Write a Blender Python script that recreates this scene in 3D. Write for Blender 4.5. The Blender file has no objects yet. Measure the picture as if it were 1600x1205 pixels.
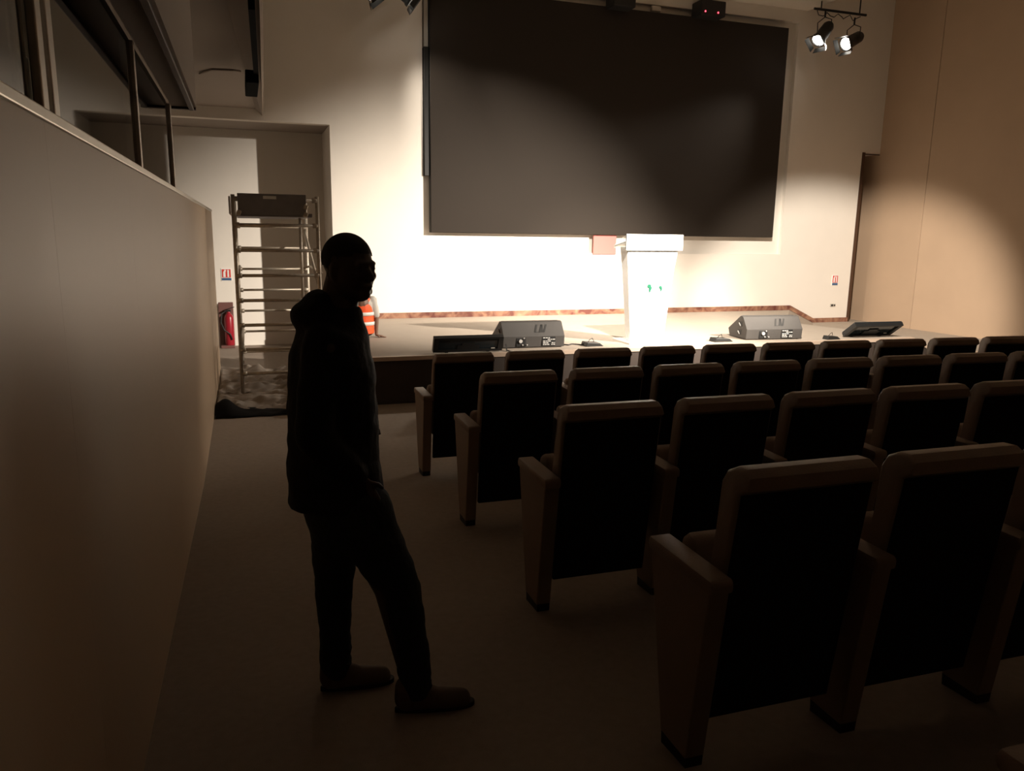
import bpy, bmesh, math, random
from mathutils import Vector, Matrix, Euler
random.seed(7)
S = bpy.context.scene
COL = S.collection

# ---------------------------------------------------------------- camera
FPX = 1205.0
def _axes():
    v1 = Vector((380-800, 358-602.5, FPX)).normalized()      # aisle direction
    v2 = Vector((4365-800, 418-602.5, FPX)).normalized()     # stage wall direction
    v2 = (v2 - v1*(v1@v2)).normalized()
    v3 = v1.cross(v2)
    if v3.y > 0: v3 = -v3
    return v2, v1, v3
X_, Y_, Z_ = _axes()
cam_d = bpy.data.cameras.new('camera'); cam = bpy.data.objects.new('camera', cam_d); COL.objects.link(cam)
right = Vector((X_.x, Y_.x, Z_.x)); down = Vector((X_.y, Y_.y, Z_.y)); fwd = Vector((X_.z, Y_.z, Z_.z))
M = Matrix((right, -down, -fwd)).transposed().to_4x4()
M.translation = Vector((0, 0, 1.78))
cam.matrix_world = M
cam_d.sensor_width = 36; cam_d.sensor_fit = 'HORIZONTAL'; cam_d.lens = 36*FPX/1600
cam_d.clip_start = .05; cam_d.clip_end = 100
S.camera = cam

# ---------------------------------------------------------------- world, light, exposure
w = bpy.data.worlds.new('world'); S.world = w; w.use_nodes = True
w.node_tree.nodes['Background'].inputs[0].default_value = (.05, .045, .04, 1)
w.node_tree.nodes['Background'].inputs[1].default_value = .1
S.view_settings.view_transform = 'Standard'; S.view_settings.look = 'None'
S.view_settings.gamma = 1; S.view_settings.use_curve_mapping = False
S.view_settings.exposure = 0
WARM = (1.0, .89, .76)
def spot(loc, aim, power, angle, blend, size=.06, col=WARM):
    d = bpy.data.lights.new('spot_beam', 'SPOT'); d.energy = power; d.spot_size = math.radians(angle)
    d.spot_blend = blend; d.shadow_soft_size = size; d.color = col
    o = bpy.data.objects.new('spot_beam', d); COL.objects.link(o); o.location = loc
    o.rotation_euler = (Vector(aim)-Vector(loc)).to_track_quat('-Z', 'Y').to_euler()
    return o
LAMPS = {  # lens position, aim
 'L1': ((2.06, 12.50, 5.24), (6.0, 11.9, .3)), 'L2': ((2.62, 12.50, 5.24), (9.5, 12.0, .2)),
 'R1': ((10.10, 12.45, 5.30), (5.6, 11.3, .3)), 'R2': ((10.72, 12.45, 5.30), (.6, 10.6, .2)),
}
spot(*LAMPS['L1'], 480, 72, .9)
spot(*LAMPS['L2'], 650, 44, .9)
spot(*LAMPS['R1'], 500, 66, .9)
spot(*LAMPS['R2'], 1100, 38, .6)
spot((9.0, 4.1, 4.4), (3.8, 12.9, .25), 12500, 46, 1, .08)      # front-of-house stage light, out of frame right
spot((3.6, 4.2, 5.6), (6.6, 12.8, -.5), 9000, 34, 1, .08)      # front-of-house stage light, out of frame above
spot((3.2, 4.2, 5.6), (12.2, 13.4, -.8), 8500, 30, .5, .08)    # its neighbour, turned to the right of the stage

# ---------------------------------------------------------------- kit
def newmat(name, col, rough=.6, metal=0, noise=0, nscale=40, bump=0, bscale=200, spec=.5, trans=0, emit=None, estr=0, sheen=0, ior=1.45, alpha=1):
    m = bpy.data.materials.new(name); m.use_nodes = True
    nt = m.node_tree; b = nt.nodes['Principled BSDF']
    b.inputs['Base Color'].default_value = (*col, 1); b.inputs['Roughness'].default_value = rough
    b.inputs['Metallic'].default_value = metal; b.inputs['Specular IOR Level'].default_value = spec
    b.inputs['Transmission Weight'].default_value = trans; b.inputs['IOR'].default_value = ior
    b.inputs['Sheen Weight'].default_value = sheen
    if emit: b.inputs['Emission Color'].default_value = (*emit, 1); b.inputs['Emission Strength'].default_value = estr
    tc = nt.nodes.new('ShaderNodeTexCoord')
    if noise:
        n = nt.nodes.new('ShaderNodeTexNoise'); n.inputs['Scale'].default_value = nscale; n.inputs['Detail'].default_value = 5
        nt.links.new(tc.outputs['Object'], n.inputs['Vector'])
        mx = nt.nodes.new('ShaderNodeMix'); mx.data_type = 'RGBA'
        mx.inputs[6].default_value = (*[c*(1-noise) for c in col], 1); mx.inputs[7].default_value = (*[min(1, c*(1+noise)) for c in col], 1)
        nt.links.new(n.outputs[0], mx.inputs[0]); nt.links.new(mx.outputs[2], b.inputs['Base Color'])
    if bump:
        n = nt.nodes.new('ShaderNodeTexNoise'); n.inputs['Scale'].default_value = bscale; n.inputs['Detail'].default_value = 3
        nt.links.new(tc.outputs['Object'], n.inputs['Vector'])
        bp = nt.nodes.new('ShaderNodeBump'); bp.inputs['Strength'].default_value = bump; bp.inputs['Distance'].default_value = .01
        nt.links.new(n.outputs[0], bp.inputs['Height']); nt.links.new(bp.outputs[0], b.inputs['Normal'])
    return m
def skirt_mat():
    m = newmat('stone_skirting', (.30, .14, .09), .35)
    nt = m.node_tree; b = nt.nodes['Principled BSDF']; tc = nt.nodes.new('ShaderNodeTexCoord')
    n = nt.nodes.new('ShaderNodeTexNoise'); n.inputs['Scale'].default_value = 3.5; n.inputs['Detail'].default_value = 8; n.inputs['Distortion'].default_value = 1.5
    r = nt.nodes.new('ShaderNodeValToRGB')
    r.color_ramp.elements[0].position = .35; r.color_ramp.elements[0].color = (.13, .04, .03, 1)
    r.color_ramp.elements[1].position = .7; r.color_ramp.elements[1].color = (.42, .24, .15, 1)
    nt.links.new(tc.outputs['Object'], n.inputs['Vector']); nt.links.new(n.outputs[0], r.inputs[0]); nt.links.new(r.outputs[0], b.inputs['Base Color'])
    return m
MT = {
 'wall': newmat('white_plaster', (.78, .73, .66), .75, noise=.03, nscale=3, bump=.05, bscale=60),
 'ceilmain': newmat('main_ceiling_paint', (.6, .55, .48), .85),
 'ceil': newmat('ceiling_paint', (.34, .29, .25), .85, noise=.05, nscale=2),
 'fabric_wall': newmat('beige_acoustic_fabric', (.42, .30, .205), .9, noise=.06, nscale=2, bump=.1, bscale=300),
 'panel': newmat('beige_partition_laminate', (.55, .41, .28), .42, noise=.05, nscale=1.5),
 'matteblack': newmat('matte_black_track', (.008, .008, .008), .95, spec=.05),
 'alu': newmat('brushed_aluminium', (.62, .58, .52), .38, metal=.85, noise=.1, nscale=15),
 'carpet': newmat('brown_carpet', (.32, .26, .21), .95, noise=.15, nscale=25, bump=.4, bscale=400),
 'stagefloor': newmat('stage_carpet', (.38, .32, .26), .8, noise=.06, nscale=6, bump=.15, bscale=300),
 'riser': newmat('dark_stage_riser', (.045, .032, .025), .7, noise=.2, nscale=5),
 'nosing': newmat('stage_nosing', (.55, .42, .32), .5),
 'skirt': skirt_mat(),
 'darkbrown': newmat('dark_brown_finish', (.07, .035, .02), .5),
 'screen': newmat('led_screen_face', (.033, .0265, .0215), .7, spec=.12, noise=.03, nscale=400),
 'black': newmat('black_plastic', (.012, .012, .012), .5),
 'blackmetal': newmat('black_painted_metal', (.02, .02, .019), .45, metal=.2),
 'speaker': newmat('grey_textured_paint', (.055, .050, .046), .6, bump=.3, bscale=500),
 'mark': newmat('embossed_mark', (.018, .017, .016), .5),
 'conn': newmat('light_connector', (.65, .64, .62), .4, metal=.3),
 'leather': newmat('tan_leatherette', (.24, .165, .115), .5, noise=.1, nscale=10, bump=.15, bscale=150),
 'blackfab': newmat('black_fabric', (.010, .009, .009), .95, noise=.2, nscale=200, bump=.2, bscale=500, spec=.2),
 'plinth': newmat('black_plinth', (.012, .010, .009), .6),
 'white': newmat('white_gloss_acrylic', (.9, .9, .88), .25),
 'clear': newmat('clear_acrylic', (.95, .97, .96), .05, trans=1, ior=1.2),
 'green': newmat('green_print', (.0, .10, .05), .5),
 'pink': newmat('pink_panel', (.52, .165, .145), .6),
 'red': newmat('shaded_red_enamel', (.30, .014, .025), .3),  # extinguisher red darkened: the partition's shade is put into the colour
 'redbrown': newmat('maroon_extinguisher_stand', (.16, .075, .065), .4),
 'signwhite': newmat('sign_white', (.8, .8, .78), .5), 'signred': newmat('sign_red', (.6, .04, .03), .5), 'signblue': newmat('sign_blue', (.04, .10, .22), .5),
 'board': newmat('grey_toe_board', (.22, .21, .215), .6, noise=.15, nscale=12),
 'galv': newmat('paint_spattered_tube', (.50, .44, .36), .45, metal=.5, noise=.3, nscale=30),
 'cloth': newmat('dusty_plastic_sheet', (.26, .215, .175), .55, noise=.25, nscale=9),
 'darkcloth': newmat('black_rubber_mat', (.008, .007, .007), .9, spec=.1),
 'skin': newmat('dark_skin', (.045, .026, .018), .5), 'skin2': newmat('brown_skin', (.16, .085, .055), .5),
 'jacket': newmat('black_jacket', (.009, .009, .010), .75, bump=.3, bscale=40, spec=.25),
 'jeans': newmat('dark_jeans', (.010, .014, .017), .85, noise=.2, nscale=60, bump=.3, bscale=60),
 'shoe': newmat('brown_suede', (.10, .062, .038), .7, noise=.15, nscale=40), 'sole': newmat('dark_sole', (.02, .014, .01), .6),
 'hair': newmat('cropped_black_hair', (.006, .005, .005), .8, bump=.5, bscale=500),
 'orange': newmat('hi_vis_orange', (.85, .10, .02), .6), 'reflect': newmat('reflective_tape', (.75, .72, .66), .35),
 'shirt': newmat('grey_tshirt', (.45, .42, .38), .8), 'darktr': newmat('dark_work_trousers', (.03, .03, .035), .8),
 'bulb': newmat('lit_lens', (1, 1, 1), .3, emit=(1, .93, .82), estr=12),
 'led': newmat('red_led', (1, .05, .05), .3, emit=(1, .05, .08), estr=6),
 'lcd': newmat('monitor_glass', (.012, .018, .022), .12),
 'cable': newmat('black_cable', (.01, .01, .01), .5),
 'inner': newmat('white_inner_panel', (.5, .46, .4), .6),
}
def glassmat():
    m = bpy.data.materials.new('tinted_glass'); m.use_nodes = True; nt = m.node_tree; nt.nodes.clear()
    o = nt.nodes.new('ShaderNodeOutputMaterial'); mix = nt.nodes.new('ShaderNodeMixShader')
    t = nt.nodes.new('ShaderNodeBsdfTransparent'); t.inputs[0].default_value = (.60, .62, .60, 1)
    g = nt.nodes.new('ShaderNodeBsdfGlossy'); g.inputs[1].default_value = .03
    f = nt.nodes.new('ShaderNodeFresnel'); f.inputs[0].default_value = 1.35
    nt.links.new(f.outputs[0], mix.inputs[0]); nt.links.new(t.outputs[0], mix.inputs[1]); nt.links.new(g.outputs[0], mix.inputs[2]); nt.links.new(mix.outputs[0], o.inputs[0])
    return m
MT['glass'] = glassmat()

def box(bm, c, s, rot=None, bev=0, seg=2):
    """box centred at c with full size s"""
    r = bmesh.ops.create_cube(bm, size=1)['verts']
    for v in r: v.co = Vector((v.co.x*s[0], v.co.y*s[1], v.co.z*s[2]))
    if bev:
        es = list({e for v in r for e in v.link_edges})
        r2 = bmesh.ops.bevel(bm, geom=es, offset=bev, segments=seg, affect='EDGES', profile=.5)
        r = list({v for f in r2['faces'] for v in f.verts} | {v for v in r if v.is_valid})
    mt = Matrix.Translation(c) @ (Euler(rot).to_matrix().to_4x4() if rot else Matrix.Identity(4))
    for v in r: v.co = mt @ v.co
    return r
def bx(bm, lo, hi, bev=0):
    return box(bm, [(a+b)/2 for a, b in zip(lo, hi)], [abs(b-a) for a, b in zip(lo, hi)], None, bev)
def prism(bm, pts, a, b, axis='z', bev=0):
    """extrude polygon pts (2D) along axis between a and b"""
    def P(p, t):
        return {'z': (p[0], p[1], t), 'y': (p[0], t, p[1]), 'x': (t, p[0], p[1])}[axis]
    v0 = [bm.verts.new(P(p, a)) for p in pts]; v1 = [bm.verts.new(P(p, b)) for p in pts]
    fs = [bm.faces.new(v0), bm.faces.new(v1[::-1])]
    n = len(pts)
    for i in range(n): fs.append(bm.faces.new((v0[i], v1[i], v1[(i+1) % n], v0[(i+1) % n])))
    bmesh.ops.recalc_face_normals(bm, faces=fs)
    if bev:
        es = list({e for f in fs for e in f.edges})
        bmesh.ops.bevel(bm, geom=es, offset=bev, segments=2, affect='EDGES', profile=.5)
def tube(bm, pts, r, n=10, cap=True, r1=None):
    pts = [Vector(p) for p in pts]; rings = []; up = None
    for i, p in enumerate(pts):
        d = (pts[min(i+1, len(pts)-1)] - pts[max(i-1, 0)]).normalized()
        if up is None: up = d.orthogonal().normalized()
        up = (up - d*(up@d)).normalized(); sd = d.cross(up)
        rr = r if r1 is None else r + (r1-r)*i/(len(pts)-1)
        rings.append([bm.verts.new(p + (up*math.cos(2*math.pi*k/n) + sd*math.sin(2*math.pi*k/n))*rr) for k in range(n)])
    for a, b in zip(rings, rings[1:]):
        for k in range(n): bm.faces.new((a[k], a[(k+1) % n], b[(k+1) % n], b[k]))
    if cap: bm.faces.new(rings[0][::-1]); bm.faces.new(rings[-1])
def quadslab(bm, pts, n, t):
    """thicken a polygon (3D points) by vector n*t"""
    n = Vector(n).normalized()*t
    a = [bm.verts.new(p) for p in pts]; b = [bm.verts.new(Vector(p)+n) for p in pts]; k = len(pts)
    fs = [bm.faces.new(a), bm.faces.new(b[::-1])] + [bm.faces.new((a[i], b[i], b[(i+1) % k], a[(i+1) % k])) for i in range(k)]
    bmesh.ops.recalc_face_normals(bm, faces=fs)
def link(name, bm, mat, parent=None, smooth=False, world=False, autos=None):
    me = bpy.data.meshes.new(name)
    if world and parent is not None:
        top = parent; loc = Vector((0, 0, 0))
        while top: loc += top.location; top = top.parent
        for v in bm.verts: v.co -= loc
    bmesh.ops.recalc_face_normals(bm, faces=bm.faces[:])
    bm.to_mesh(me); bm.free()
    me.materials.append(MT[mat] if isinstance(mat, str) else mat)
    if smooth:
        for p in me.polygons: p.use_smooth = True
        if autos: me.set_sharp_from_angle(angle=math.radians(autos))
    o = bpy.data.objects.new(name, me); COL.objects.link(o); o.parent = parent
    return o
def NB(): return bmesh.new()
def thing(name, label, cat, loc=(0, 0, 0), rz=0, group=None):
    o = bpy.data.objects.new(name, None); COL.objects.link(o); o.location = loc; o.rotation_euler = (0, 0, rz)
    o.empty_display_size = .1
    o['label'] = label; o['category'] = cat
    if group: o['group'] = group
    return o
def tag(o, label, cat, group=None):
    o['label'] = label; o['category'] = cat
    if group: o['group'] = group
    return o
def struct(name, bm, mat, **k):
    o = link(name, bm, mat, **k); o['kind'] = 'structure'; return o
def copy_tree(o, parent=None):
    c = o.copy(); COL.objects.link(c); c.parent = parent
    for ch in list(o.children): copy_tree(ch, c)
    return c

SL = .0669
def fz(y): return -SL*(y-2.7) if y < 6.44 else -.2502
YW, YR = 13.1, 14.4          # stage wall, wall at the back of the recess
CZ = 6.0
ZS, ZR = .32, .05            # stage top, low floor at the right

# ---------------------------------------------------------------- floors
b = NB()
prism(b, [(-4.5, fz(-4.5)), (6.44, -.2502), (YR, -.2502), (YR, -.7), (-4.5, -.7)], -2.3, 12.6, 'x')
floor = struct('floor', b, 'carpet')
b = NB()   # stage platform; to the right it ramps down to a lower landing along a slanted edge
hi = [(1.32, 9.03), (9.5, 9.03), (8.95, 11.2), (10.5, YW), (1.32, YW)]
lo = [(10.1, 9.03), (12.45, 9.03), (12.45, YW), (11.1, YW), (9.6, 11.2)]
top = {p: b.verts.new((*p, ZS)) for p in hi}; low = {p: b.verts.new((*p, ZR)) for p in lo}
b.faces.new([top[p] for p in hi]); b.faces.new([low[p] for p in lo])
b.faces.new((top[hi[1]], low[lo[0]], low[lo[4]], top[hi[2]])); b.faces.new((top[hi[2]], low[lo[4]], low[lo[3]], top[hi[3]]))
out = [top[hi[0]], top[hi[1]], low[lo[0]], low[lo[1]], low[lo[2]], low[lo[3]], top[hi[3]], top[hi[4]]]
bot = [b.verts.new((v.co.x, v.co.y, -.25)) for v in out]
for i in range(8): b.faces.new((out[i], bot[i], bot[(i+1) % 8], out[(i+1) % 8]))
b.faces.new(bot)
prism(b, [(12.0, -.25), (12.0, ZR), (12.6, ZR), (12.6, -.25)], YW, YR, 'y')
struct('floor_stage', b, 'stagefloor')
b = NB()
prism(b, [(1.30, -.25), (1.30, ZS-.045), (9.5, ZS-.045), (10.1, ZR-.045), (12.45, ZR-.045), (12.45, -.25)], 8.99, 9.03, 'y')
struct('trim_1', b, 'riser')
b = NB()
prism(b, [(1.30, ZS-.045), (1.30, ZS+.004), (9.5, ZS+.004), (9.5, ZS-.045)], 8.975, 9.035, 'y')
prism(b, [(9.5, ZS-.045), (9.5, ZS+.004), (10.1, ZR+.004), (12.45, ZR+.004), (12.45, ZR-.045), (10.1, ZR-.045)], 8.975, 9.035, 'y')
prism(b, [(1.295, 9.035), (1.295, YW), (1.32, YW), (1.32, 9.035)], ZS-.045, ZS+.004, 'z')
struct('trim_2', b, 'nosing')

# ---------------------------------------------------------------- stage wall with niche, opening and notch
NX0, NX1, NZ0, NZ1 = 2.89, 10.17, 1.44, 5.78
b = NB()
T = .6
bx(b, (-2.3, YW, 3.43), (1.38, YW+T*.3, 6.6))                 # lintel over the recess
bx(b, (1.38, YW, -.25), (NX0, YW+T, 6.6))
bx(b, (NX0, YW, -.25), (NX1, YW+T, NZ0))
bx(b, (NX0, YW, NZ1), (NX1, YW+T, 6.6))
bx(b, (NX0, YW+.09, NZ0), (NX1, YW+T, NZ1))
bx(b, (NX1, YW, -.25), (11.98, YW+T, 6.6))
bx(b, (11.98, YW, 3.47), (12.45, YW+T, 6.6))
struct('wall_stage', b, 'wall')
b = NB()
bx(b, (-2.3, YR, -.25), (1.9, YR+.15, 3.6)); bx(b, (1.38, YW+T, -.25), (1.53, YR, 3.6))
struct('wall_recess', b, 'wall')
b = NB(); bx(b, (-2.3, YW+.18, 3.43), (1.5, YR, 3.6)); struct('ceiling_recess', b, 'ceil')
# skirting follows the stage floor
b = NB()
prism(b, [(1.38, ZS), (10.5, ZS), (11.1, ZR), (11.98, ZR), (11.98, ZR+.09), (11.1, ZR+.09), (10.5, ZS+.095), (1.38, ZS+.095)], YW-.02, YW, 'y')
struct('baseboard_stage', b, 'skirt')
b = NB()
bx(b, (11.96, YW-.012, ZR), (12.03, YW+.1, 3.49)); bx(b, (12.03, YW-.004, 3.455), (12.45, YW+.05, 3.47))  # dark brown strip along the wall end and the notch edge
struct('dark_strip', b, 'darkbrown')

# ---------------------------------------------------------------- right side wall, three fabric bays
b = NB()
prism(b, [(12.52, YR+.2), (12.31, 11.755), (12.8, 11.755), (12.8, YR+.2)], -.3, 6.6)
prism(b, [(12.31, 11.745), (12.43, 8.955), (12.8, 8.955), (12.8, 11.745)], -.3, 6.6)
prism(b, [(12.36, 8.945), (12.40, 5.9), (12.8, 5.9), (12.8, 8.945)], -.3, 6.6)
bx(b, (12.40, -4.5, -.3), (12.8, 5.89, 6.6)); bx(b, (12.5, 5.5, -.3), (12.8, 12, 6.6))
struct('wall_right', b, 'fabric_wall')
b = NB(); bx(b, (11.98, YR, -.3), (12.45, YR+.15, 6.6)); struct('wall_passage', b, 'fabric_wall')
b = NB(); bx(b, (-2.45, -4.65, -.5), (12.6, -4.5, 6.6)); struct('wall_rear', b, 'fabric_wall')
b = NB(); bx(b, (-2.45, -4.5, -.7), (-2.15, YR+.2, 6.6)); struct('wall_left', b, 'wall')
# ceilings
b = NB(); bx(b, (-2.4, -4.5, CZ), (10.35, YW, CZ+.25)); bx(b, (10.35, -4.5, 6.45), (12.6, YW, 6.7)); bx(b, (10.35, -4.5, CZ), (12.5, 11.2, CZ+.2))
struct('ceiling', b, 'ceilmain')

# low gallery soffit over the aisle
b = NB()
quadslab(b, [(-2.15, -4.5, 3.6), (-.60, -4.5, 3.6), (-.042, 7.14, 3.6), (.27, YW, 3.6), (-2.15, YW, 3.6)], (0, 0, 1), .2)
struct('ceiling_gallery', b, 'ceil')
b = NB()
quadslab(b, [(-.60, -4.5, 3.6), (-.15, -4.5, 3.46), (.205, 6.75, 3.46), (.365, YW, 3.50), (.27, YW, 3.6), (-.042, 7.14, 3.6)], (.2, 0, 1), .15)
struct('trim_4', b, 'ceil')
b = NB(); tube(b, [(-.40, 10.4, 3.585), (-.25, 10.1, 3.59), (-.02, 10.05, 3.588), (.06, 10.1, 3.59)], .012, 6)
struct('trim_5', b, 'ceil')

# ---------------------------------------------------------------- partition on the left, glass above
PX = -.40; PT = 2.005; PE = 11.55
b = NB()
joints = [-3.2, -1.9, -.6, .7, 2.0, 3.3, 4.6, 5.9, 7.2, 8.5, 9.8, PE]
for y0, y1 in zip(joints, joints[1:]):
    prism(b, [(y0+.0004, fz(y0)-.02 if y0 < 6.44 else -.27), (y1-.0004, fz(y1)-.02 if y1 < 6.44 else -.27), (y1-.0004, PT), (y0+.0004, PT)], PX-.10, PX, 'x')
bx(b, (PX-.09, -3.2, -.3), (PX-.012, PE-.01, PT-.01))
struct('wall_partition', b, 'panel')
b = NB(); bx(b, (PX-.115, -3.2, PT), (PX+.008, PE+.004, PT+.028), .004); struct('trim_6', b, 'alu')
b = NB()
bx(b, (PX-.01, -3.2, 2.57), (-.257, 5.82, 2.80)); bx(b, (PX-.10, -3.2, 2.80), (-.257, 5.82, 3.6))
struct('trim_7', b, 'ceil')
b = NB(); bx(b, (-.300, -3.2, 2.548), (-.272, 5.80, 2.57), .003); bx(b, (PX-.01, 5.79, 2.555), (-.26, 5.835, 2.571))
struct('trim_8', b, 'darkbrown')
panes = [(-3.2, 2.06), (2.26, 3.90), (3.96, 5.72)]
for i, (y0, y1) in enumerate(panes):
    wn = thing('window_%d' % (i+1), '', 'window', (PX-.03, y0, PT+.028)); del wn['label']; del wn['category']; wn['kind'] = 'structure'
    b = NB(); bx(b, (PX-.035, y0, PT+.028), (PX-.027, y1, 2.575)); link('pane', b, 'glass', wn, world=True)
    b = NB()
    if i == 0:
        for k, (a, c) in enumerate(((2.06, 2.10), (2.11, 2.145), (2.17, 2.21), (2.215, 2.26))): bx(b, (PX-.030, a, PT+.028), (PX-.008-.006*(k % 2), c, 2.60 if k > 9 else 3.2), .004)
    else:
        bx(b, (PX-.04, y1, PT+.028), (PX-.012, y1+.045, 2.575), .004)
    link('mullion', b, 'alu', wn, world=True)

# black duct and box by the gallery edge
d = thing('linear_light_track', 'black linear track ending in a square black box under the gallery soffit', 'track', (.12, 8.6, 3.46))
b = NB(); quadslab(b, [(.115, 6.5, 3.39), (.165, 6.5, 3.39), (.235, 9.1, 3.39), (.185, 9.1, 3.39)], (0, 0, 1), .08); link('track', b, 'matteblack', d, world=True)
b = NB(); bx(b, (.10, 9.05, 3.30), (.235, 10.0, 3.43), .01); link('end_box', b, 'matteblack', d, world=True)
b = NB(); bx(b, (-2.15, 8.6, 3.0), (-1.9, 9.1, 3.38), .01)
tag(link('wall_speaker', b, 'black'), 'small black speaker box behind the glass, high on the side wall', 'speaker')

# ---------------------------------------------------------------- LED screen
sc = thing('projection_screen', 'huge dark grey wide screen recessed in the white stage wall', 'screen', (6.45, 13.2, 1.77))
b = NB(); bx(b, (3.0, 13.00, 1.775), (9.875, 13.03, 5.63), .004); link('display', b, 'screen', sc, world=True)
b = NB(); bx(b, (2.995, 13.03, 1.77), (9.88, 13.13, 5.635)); link('frame', b, 'black', sc, world=True)
for zz in (2.3, 3.6, 5.0):
    b = NB(); bx(b, (3.4, 13.13, zz-.03), (9.5, 13.19, zz+.03)); link('bracket', b, 'blackmetal', sc, world=True)
b = NB(); bx(b, (2.905, 13.04, 2.70), (2.985, 13.17, 4.72), .004)
tag(link('cable_cover', b, 'black'), 'tall narrow black cover beside the left edge of the big screen', 'cover')
b = NB(); bx(b, (2.92, 13.08, 4.72), (2.985, 13.19, 5.6), .004)
tag(link('cable_conduit', b, 'inner'), 'pale vertical casing above the black cover at the screen edge', 'casing')

# projectors above the screen
def ceiling_box(x0, x1, z0, z1, leds, label):
    t = thing('ceiling_receiver', label, 'equipment', ((x0+x1)/2, 12.9, z0))
    b = NB(); bx(b, (x0, 12.72, z0), (x1, 13.05, z1), .02); link('housing', b, 'black', t, world=True)
    b = NB(); bx(b, ((x0+x1)/2-.04, 12.85, z1), ((x0+x1)/2+.04, 12.95, CZ)); link('bracket', b, 'blackmetal', t, world=True)
    for lx in leds:
        b = NB(); bmesh.ops.create_icosphere(b, subdivisions=2, radius=.014)
        for v in b.verts: v.co += Vector((lx, 12.715, z0+.06))
        link('indicator_light', b, 'led', t, world=True)
ceiling_box(6.10, 6.52, 5.58, 5.80, [], 'black box above the screen, the one without lights')
ceiling_box(7.80, 8.30, 5.60, 5.86, [7.88, 8.14], 'black box above the screen showing two red lights')
b = NB(); bx(b, (7.0, 13.04, 5.66), (7.18, 13.1, 5.75), .01); tag(link('junction_box', b, 'inner'), 'small pale junction box between the two black boxes above the screen', 'box')

# ---------------------------------------------------------------- stage spotlights
def stage_lamp(key, label, bar=None):
    pos, aim = (Vector(p) for p in LAMPS[key])
    d = (aim-pos).normalized()
    t = thing('stage_spotlight', label, 'spotlight', pos, group=None)
    q = d.to_track_quat('Z', 'Y').to_matrix().to_4x4()
    def place(bm, off=0.0):
        mt = Matrix.Translation(pos + d*off) @ q
        for v in bm.verts: v.co = mt @ (v.co*1.35)
    b = NB()   # body: lathe profile behind the lens
    prof = [(.0, -.34), (.055, -.34), (.075, -.30), (.08, -.18), (.085, -.06), (.098, -.04), (.10, -.012), (.088, -.012), (.088, -.03), (.0, -.03)]
    rings = [[b.verts.new((r*math.cos(a*math.pi/10), r*math.sin(a*math.pi/10), z)) for a in range(20)] for r, z in prof[1:-1]]
    for r0, r1 in zip(rings, rings[1:]):
        for k in range(20): b.faces.new((r0[k], r0[(k+1) % 20], r1[(k+1) % 20], r1[k]))
    b.faces.new(rings[0]); b.faces.new(rings[-1])
    place(b); link('housing', b, 'blackmetal', t, True, True, 35)
    b = NB(); bmesh.ops.create_circle(b, cap_ends=True, segments=24, radius=.082); place(b, -.035); link('lens', b, 'bulb', t, world=True)
    b = NB()
    for k in range(4):
        a = k*math.pi/2; u = Vector((math.cos(a), math.sin(a), 0)); v = Vector((-math.sin(a), math.cos(a), 0))
        p = [u*.098-v*.085, u*.098+v*.085, u*.122+v*.10+Vector((0, 0, .06)), u*.122-v*.10+Vector((0, 0, .06))]
        quadslab(b, p, u, .003)
    place(b); link('barn_door', b, 'blackmetal', t, world=True)
    b = NB()
    mid = pos - d*.23; sd = d.cross(Vector((0, 0, 1))).normalized()
    hang = mid + Vector((0, 0, .27))
    tube(b, [mid+sd*.135, mid+sd*.145+Vector((0, 0, .2)), hang, mid-sd*.145+Vector((0, 0, .2)), mid-sd*.135], .009, 6)
    tube(b, [hang, hang+Vector((0, 0, .12))], .016, 8)
    link('yoke', b, 'blackmetal', t, world=True)
    return hang+Vector((0, 0, .12))
hs = {}
hs['L1'] = stage_lamp('L1', 'stage spotlight at the top left, the one farther from the screen')
hs['L2'] = stage_lamp('L2', 'stage spotlight at the top left, the one nearest the screen')
hs['R1'] = stage_lamp('R1', 'lit stage spotlight right of the screen, the one nearer the screen')
hs['R2'] = stage_lamp('R2', 'lit stage spotlight right of the screen, the one nearer the side wall')
for a, c, lab, top in (('L1', 'L2', 'black lighting bar holding the two spotlights left of the screen', CZ), ('R1', 'R2', 'black lighting bar holding the two spotlights right of the screen', 6.45)):
    p, q = hs[a], hs[c]; t = thing('lighting_bar', lab, 'bar', (p+q)/2)
    z = max(p.z, q.z)
    b = NB(); tube(b, [(p.x-.25, p.y, z), (q.x+.25, q.y, z)], .022, 10); link('bar', b, 'blackmetal', t, world=True)
    for x in (p.x-.1, q.x+.1):
        b = NB(); tube(b, [(x, p.y, z), (x, p.y, top)], .012, 8); link('hanger', b, 'blackmetal', t, world=True)
    b = NB(); pts = [(p.x-.2+i*.06, p.y-.02+.03*math.sin(i*1.9), z-.03-.09*abs(math.sin(i*.8))) for i in range(int((q.x-p.x+.4)/.06))]
    tube(b, pts, .008, 5); link('cable', b, 'cable', t, world=True)

# ---------------------------------------------------------------- signs on the walls
def fire_sign(x, y, z, w_, h_, label):
    t = thing('fire_equipment_sign', label, 'sign', (x, y, z))
    b = NB(); bx(b, (-w_/2, -.004, -h_/2), (w_/2, .006, h_/2)); link('plate', b, 'signwhite', t)
    b = NB(); bx(b, (-w_*.42, -.007, -h_*.24), (w_*.42, -.004, h_*.43)); link('red_field', b, 'signred', t)
    b = NB(); prism(b, [(-.30*w_, -.2*h_), (-.08*w_, -.2*h_), (-.08*w_, .2*h_), (0, .36*h_), (-.14*w_, .42*h_), (-.22*w_, .3*h_), (-.30*w_, .2*h_)], -.010, -.007, 'y')
    bx(b, (.10*w_, -.010, -.2*h_), (.26*w_, -.007, .38*h_)); link('pictogram', b, 'signwhite', t)
    b = NB(); bx(b, (-w_*.46, -.007, -h_*.47), (w_*.46, -.004, -h_*.28)); link('blue_band', b, 'signblue', t)
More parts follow.
